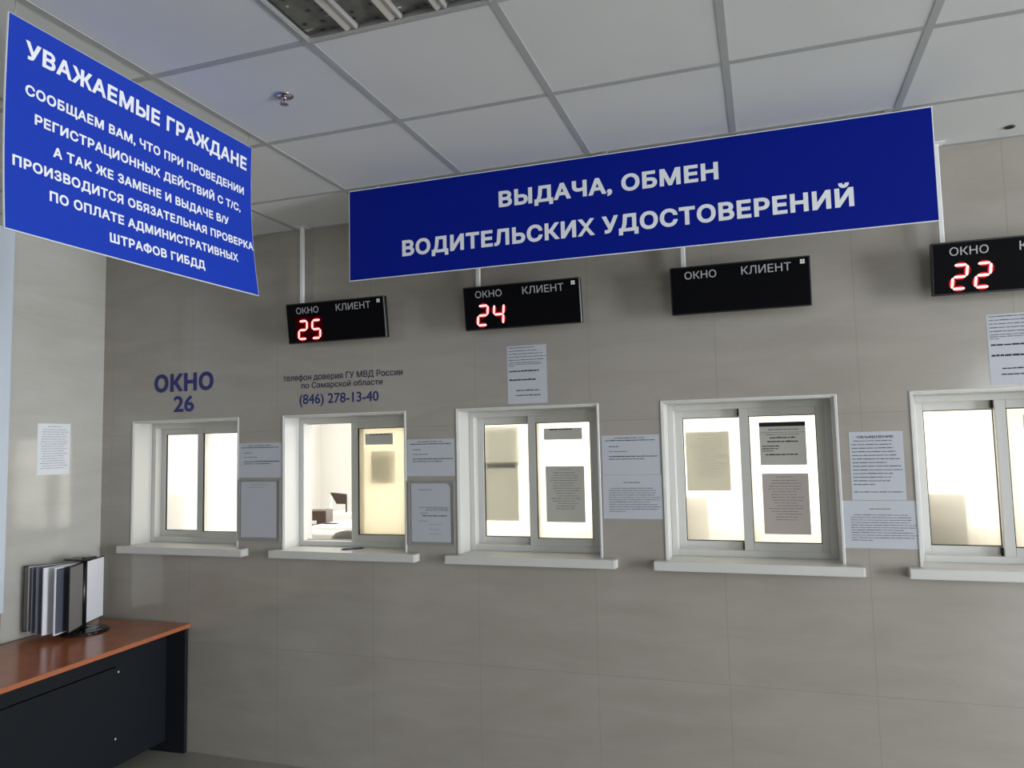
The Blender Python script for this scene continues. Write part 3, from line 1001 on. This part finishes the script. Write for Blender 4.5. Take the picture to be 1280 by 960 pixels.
for k in range(12):
    an = k * math.pi / 6
    d = Vector((math.cos(an), math.sin(an), 0)); p = Vector((-d.y, d.x, 0))
    q = [d * 0.006 - p * 0.0014, d * 0.017 - p * 0.003, d * 0.017 + p * 0.003, d * 0.006 + p * 0.0014]
    A = [bm.verts.new((v.x, v.y, -0.048)) for v in q]; D = [bm.verts.new((v.x, v.y, -0.0495)) for v in q]
    bm.faces.new(A); bm.faces.new(D[::-1])
    for i in range(4):
        bm.faces.new([A[i], D[i], D[(i + 1) % 4], A[(i + 1) % 4]])
obj('deflector', bm, CHROME, t)

bm = NB(); lathe(bm, [(0.0, 0.004), (0.016, 0.004), (0.018, -0.001), (0.020, -0.004), (0.013, -0.005), (0.011, -0.002), (0.0, -0.002)], n=24)
o = obj('ceiling_sensor', bm, BLACK_P, loc=(0.991, -0.128, H + 0.002))
tag(o, 'tiny dark round fitting in the ceiling near the wall at the right edge', 'ceiling fitting')

# ------------------------------------------------------------------ desk along the left wall
DR = math.radians(3.0)
DZ = 0.715
t = thing('office_desk', 'desk with cherry-coloured top and dark panels along the left wall', 'desk', (-3.190, -0.006, 0.0), DR)
bm = NB()
B(bm, -0.676, 0.0, -2.0, 0.0, DZ - 0.022, DZ, mi=0)
B(bm, 0.0, 0.0012, -2.0, 0.0, DZ - 0.022, DZ - 0.0005, mi=1)
B(bm, -0.676, 0.0, -2.0012, -2.0, DZ - 0.022, DZ - 0.0005, mi=1)
obj('desk_top', bm, [DESK_TOP, DESK_EDGE], t)
for y0, y1 in ((-0.026, -0.004), (-1.990, -1.968)):
    bm = NB(); B(bm, -0.670, -0.012, y0, y1, 0.0, DZ - 0.022, bev=0.001); obj('end_panel', bm, DESK_D, t)
bm = NB()
B(bm, -0.160, -0.142, -1.968, -0.40, 0.062, DZ - 0.142)
B(bm, -0.160, -0.142, -0.40, -0.026, 0.062, DZ - 0.022)
obj('modesty_panel', bm, DESK_D, t)
bm = NB()
B(bm, -0.160, -0.139, -1.968, -0.402, DZ - 0.134, DZ - 0.022)
obj('rail', bm, DESK_D, t)
for y, z in ((-0.380, 0.545), (-0.392, 0.205)):
    bm = NB(); lathe(bm, [(0.0, 0.0022), (0.004, 0.002), (0.0056, 0.0)], n=14)
    for v in bm.verts:
        v.co = Vector((v.co.z, v.co.x, v.co.y))
    obj('screw_cap', bm, WHITE_E, t, loc=(-0.1418, y, z))

# ------------------------------------------------------------------ revolving document display on the desk
PX, PY = -3.66, -0.31
t = thing('document_display_stand', 'black desktop stand with fanned document panels on a round base on the desk', 'document stand', (PX, PY, DZ))
bm = NB(); lathe(bm, [(0.0, 0.0), (0.128, 0.0), (0.134, 0.004), (0.130, 0.011), (0.108, 0.015), (0.096, 0.013), (0.090, 0.016), (0.030, 0.020), (0.0, 0.020)], n=48); obj('base', bm, BASE_B, t)
bm = NB(); lathe(bm, [(0.0, 0.018), (0.017, 0.018), (0.017, 0.392), (0.0, 0.392)], n=20); obj('post', bm, BLACK_P, t)
bm = NB()
B(bm, -0.10, 0.045, -0.05, 0.05, 0.392, 0.402, bev=0.004); B(bm, 0.012, 0.040, -0.03, 0.05, 0.398, 0.409, bev=0.003)
obj('holder_cap', bm, BLACK_P, t)


def doc_panel(ang, r0, r1, page, edge, twist=0.0):
    """a framed page standing on edge, turned about the post"""
    z0, z1 = 0.034, 0.385
    bm = NB()
    fr = 0.008
    B(bm, r0, r0 + fr, -0.004, 0.004, z0, z1); B(bm, r1 - fr, r1, -0.004, 0.004, z0, z1)
    B(bm, r0 + fr, r1 - fr, -0.004, 0.004, z0, z0 + fr); B(bm, r0 + fr, r1 - fr, -0.004, 0.004, z1 - fr, z1)
    p = obj('panel', bm, edge, t)
    bm = NB()
    B(bm, r0 + fr * 0.6, r1 - fr * 0.6, -0.0046, 0.0046, z0 + fr * 0.8, z1 - fr * 0.8)
    q = obj('page', bm, page, p)
    p.rotation_euler = (0, 0, ang)
    return p


# angles seen from above (0 = towards +x, pi/2 = towards the window wall)
A = math.radians
for ang, r0, r1, pg, ed in [
        (A(112), 0.02, 0.225, SLEEVE_W, BLACK_P),
        (A(-135), 0.02, 0.285, SLEEVE_G, BLACK_P),
        (A(-125), 0.02, 0.262, SLEEVE_D, SLEEVE_W),
        (A(-115), 0.02, 0.252, SLEEVE_D, SLEEVE_D),
        (A(-105), 0.02, 0.246, SLEEVE_D, SLEEVE_D),
        (A(-93), 0.02, 0.240, SLEEVE_W, SLEEVE_W),
        (A(-76), 0.02, 0.236, SLEEVE_D, SLEEVE_W),
        (A(-62), 0.02, 0.200, SLEEVE_G, BLACK_P)]:
    doc_panel(ang, r0, r1, pg, ed)

bm = NB(); B(bm, XL + 0.002, XL + 0.030, -1.05, -0.640, DZ + 0.0005, 0.873, bev=0.003)
o = obj('wooden_board', bm, RED_WOOD)
tag(o, 'reddish-brown wooden board standing on the desk against the left wall at photo edge', 'board')

# ------------------------------------------------------------------ pen on the sill of the second window
t = thing('ballpoint_pen', 'dark pen lying on the sill of the second window', 'pen', (-2.158, 0.055, ZS + 0.0045), A(38))
bm = NB(); tube(bm, [(-0.06, 0, 0), (-0.054, 0, 0), (0.045, 0, 0), (0.052, 0, 0)], [0.0035, 0.0042, 0.0042, 0.003], 12); obj('barrel', bm, NAVY_D, t)
bm = NB(); tube(bm, [(0.052, 0, 0), (0.066, 0, 0), (0.069, 0, 0)], [0.003, 0.0012, 0.0005], 10); obj('tip', bm, CHROME, t)
bm = NB(); tube(bm, [(-0.060, 0, 0), (-0.066, 0, 0)], [0.0022, 0.0022], 8); B(bm, -0.058, -0.022, -0.001, 0.001, 0.0036, 0.0052); obj('clip', bm, NAVY_D, t)

# ------------------------------------------------------------------ office furniture behind the windows


def monitor(label, x, y, z, w, h, rz=0.0):
    t = thing('computer_monitor', label, 'monitor', (x, y, z), rz, 'monitors behind the frosted panes')
    bm = NB(); B(bm, -w / 2, w / 2, -0.015, 0.020, 0.10, 0.10 + h, bev=0.006, seg=2); B(bm, -w / 4, w / 4, -0.035, -0.015, 0.10 + h * 0.2, 0.10 + h * 0.75, bev=0.008); obj('screen_body', bm, MON_B, t)
    bm = NB(); B(bm, -0.025, 0.025, -0.030, -0.015, 0.01, 0.10 + h * 0.4, bev=0.003); obj('neck', bm, MON_B, t)
    bm = NB(); B(bm, -0.11, 0.11, -0.09, 0.09, 0.0, 0.012, bev=0.004); obj('foot', bm, MON_B, t)
    return t


def worktop(label, x0, x1, y0, y1, z):
    t = thing('office_table', label, 'table', ((x0 + x1) / 2, (y0 + y1) / 2, 0), 0, 'office tables behind the windows')
    w, d = (x1 - x0) / 2, (y1 - y0) / 2
    bm = NB(); B(bm, -w, w, -d, d, z - 0.025, z, bev=0.003); obj('table_top', bm, DESK_O, t)
    for sx in (-1, 1):
        for sy_ in (-1, 1):
            bm = NB(); B(bm, sx * (w - 0.03) - 0.02, sx * (w - 0.03) + 0.02, sy_ * (d - 0.03) - 0.02, sy_ * (d - 0.03) + 0.02, 0, z - 0.025); obj('leg', bm, DESK_O, t)


worktop('pale office table behind the leftmost window', -4.30, -3.30, 0.262, 0.80, 1.02)
worktop('pale office table behind the fourth window', -1.00, 0.20, 0.270, 0.80, 1.02)
worktop('pale office table behind the rightmost window', 0.30, 1.50, 0.270, 0.80, 1.02)
monitor('monitor showing as a grey shadow low in the leftmost window', -3.83, 0.345, 1.02, 0.52, 0.31)
monitor('monitor showing as a grey shadow low in the fourth window', -0.55, 0.39, 1.02, 0.50, 0.29, 0.10)
monitor('monitor showing as a sharp grey shadow low in the rightmost window', 0.590, 0.362, 1.02, 0.51, 0.31)

# chair and machines seen through the open sash of the second window
t = thing('office_chair', 'grey office chair behind the open second window', 'chair', (-2.665, 1.10, 0))
bm = NB()
g = []
for i in range(13):
    row = []
    for j in range(11):
        a_, b_ = -1 + 2 * i / 12, -1 + 2 * j / 10
        rx = 0.24 * a_ * math.sqrt(max(0, 1 - 0.25 * b_ ** 4 * 1.6)); rz_ = 0.26 * b_ * math.sqrt(max(0, 1 - 0.30 * a_ ** 4))
        row.append(bm.verts.new((rx, -0.20 + 0.05 * a_ * a_, 0.882 + rz_)))
    g.append(row)
for i in range(12):
    for j in range(10):
        f = bm.faces.new([g[i][j], g[i + 1][j], g[i + 1][j + 1], g[i][j + 1]]); f.smooth = True
r = bmesh.ops.extrude_face_region(bm, geom=list(bm.faces))
for v in r['geom']:
    if isinstance(v, bmesh.types.BMVert):
        v.co.y += 0.06
obj('backrest', bm, CHAIR_G, t)
bm = NB(); B(bm, -0.24, 0.24, -0.16, 0.30, 0.44, 0.52, bev=0.03, seg=3); obj('seat', bm, CHAIR_G, t)
bm = NB(); tube(bm, [(0, 0.06, 0.08), (0, 0.06, 0.44)], 0.03, 14); B(bm, -0.03, 0.03, -0.18, -0.12, 0.40, 0.70); B(bm, -0.03, 0.03, -0.18, 0.06, 0.40, 0.43); obj('column', bm, BLACK_P, t)
for k in range(5):
    an = k * 2 * math.pi / 5
    bm = NB(); tube(bm, [(0, 0.06, 0.10), (0.27 * math.cos(an), 0.06 + 0.27 * math.sin(an), 0.065)], [0.024, 0.014], 8)
    lg = obj('leg', bm, BLACK_P, t)
    bm = NB(); lathe(bm, [(0, 0), (0.02, 0.004), (0.028, 0.028), (0.02, 0.052), (0, 0.056)], cx=0.27 * math.cos(an), cyy=0.06 + 0.27 * math.sin(an), n=12); obj('caster', bm, BLACK_P, lg)

worktop('pale office table carrying the white printer behind the second window', -4.10, -2.98, 1.42, 2.25, 0.74)
t = thing('printer', 'white rounded printer behind the open second window', 'printer', (-3.235, 1.76, 0.74))
bm = NB(); B(bm, -0.23, 0.23, -0.30, 0.30, 0.0, 0.33, bev=0.05, seg=4); B(bm, -0.19, 0.19, -0.22, 0.27, 0.32, 0.36, bev=0.02, seg=3); obj('body', bm, PRN_W, t)
bm = NB(); lathe(bm, [(0, 0.3665), (0.07, 0.3665), (0.075, 0.362), (0.06, 0.359)], cx=-0.10, cyy=-0.08, n=24)
for v in bm.verts:
    v.co.y = -0.08 + (v.co.y + 0.08) * 0.45
obj('paper_slot', bm, BLACK_P, t)
bm = NB(); lathe(bm, [(0.028, 0.361), (0.036, 0.361), (0.036, 0.372), (0.028, 0.372), (0.028, 0.361)], cx=0.05, cyy=0.16, n=24); obj('dial', bm, MON_B, t)
t = thing('drawer_box', 'brown box with a pale cut-out handle behind the second window', 'box', (-3.640, 1.92, 0.74), A(14))
bm = NB(); B(bm, -0.13, 0.13, -0.08, 0.10, 0.0, 0.445, bev=0.004); obj('body', bm, BROWN, t)
bm = NB(); B(bm, -0.05, 0.05, -0.086, -0.079, 0.335, 0.365, bev=0.003); obj('handle', bm, PRN_W, t)
worktop('small pale table at the back of the office behind the second window', -4.25, -3.25, 2.45, 3.10, 0.74)
t = thing('document_scanner', 'white scanner with a dark brown sloping tray behind the second window', 'scanner', (-3.80, 2.75, 0.74))
bm = NB(); B(bm, -0.14, 0.30, -0.18, 0.18, 0.0, 0.365, bev=0.03, seg=3); obj('body', bm, PRN_W, t)
bm = NB()
prism(bm, [(-0.11, 0.545), (0.065, 0.53), (0.065, 0.41), (0.055, 0.44), (-0.04, 0.44)], 1, -0.16, -0.12)
B(bm, 0.055, 0.065, -0.16, -0.12, 0.36, 0.44); obj('sloping_tray', bm, BROWN_D, t)
bm = NB(); B(bm, -0.125, -0.110, -0.15, -0.12, 0.35, 0.545); B(bm, 0.065, 0.20, -0.15, -0.12, 0.35, 0.54); obj('tray_support', bm, PRN_W, t)
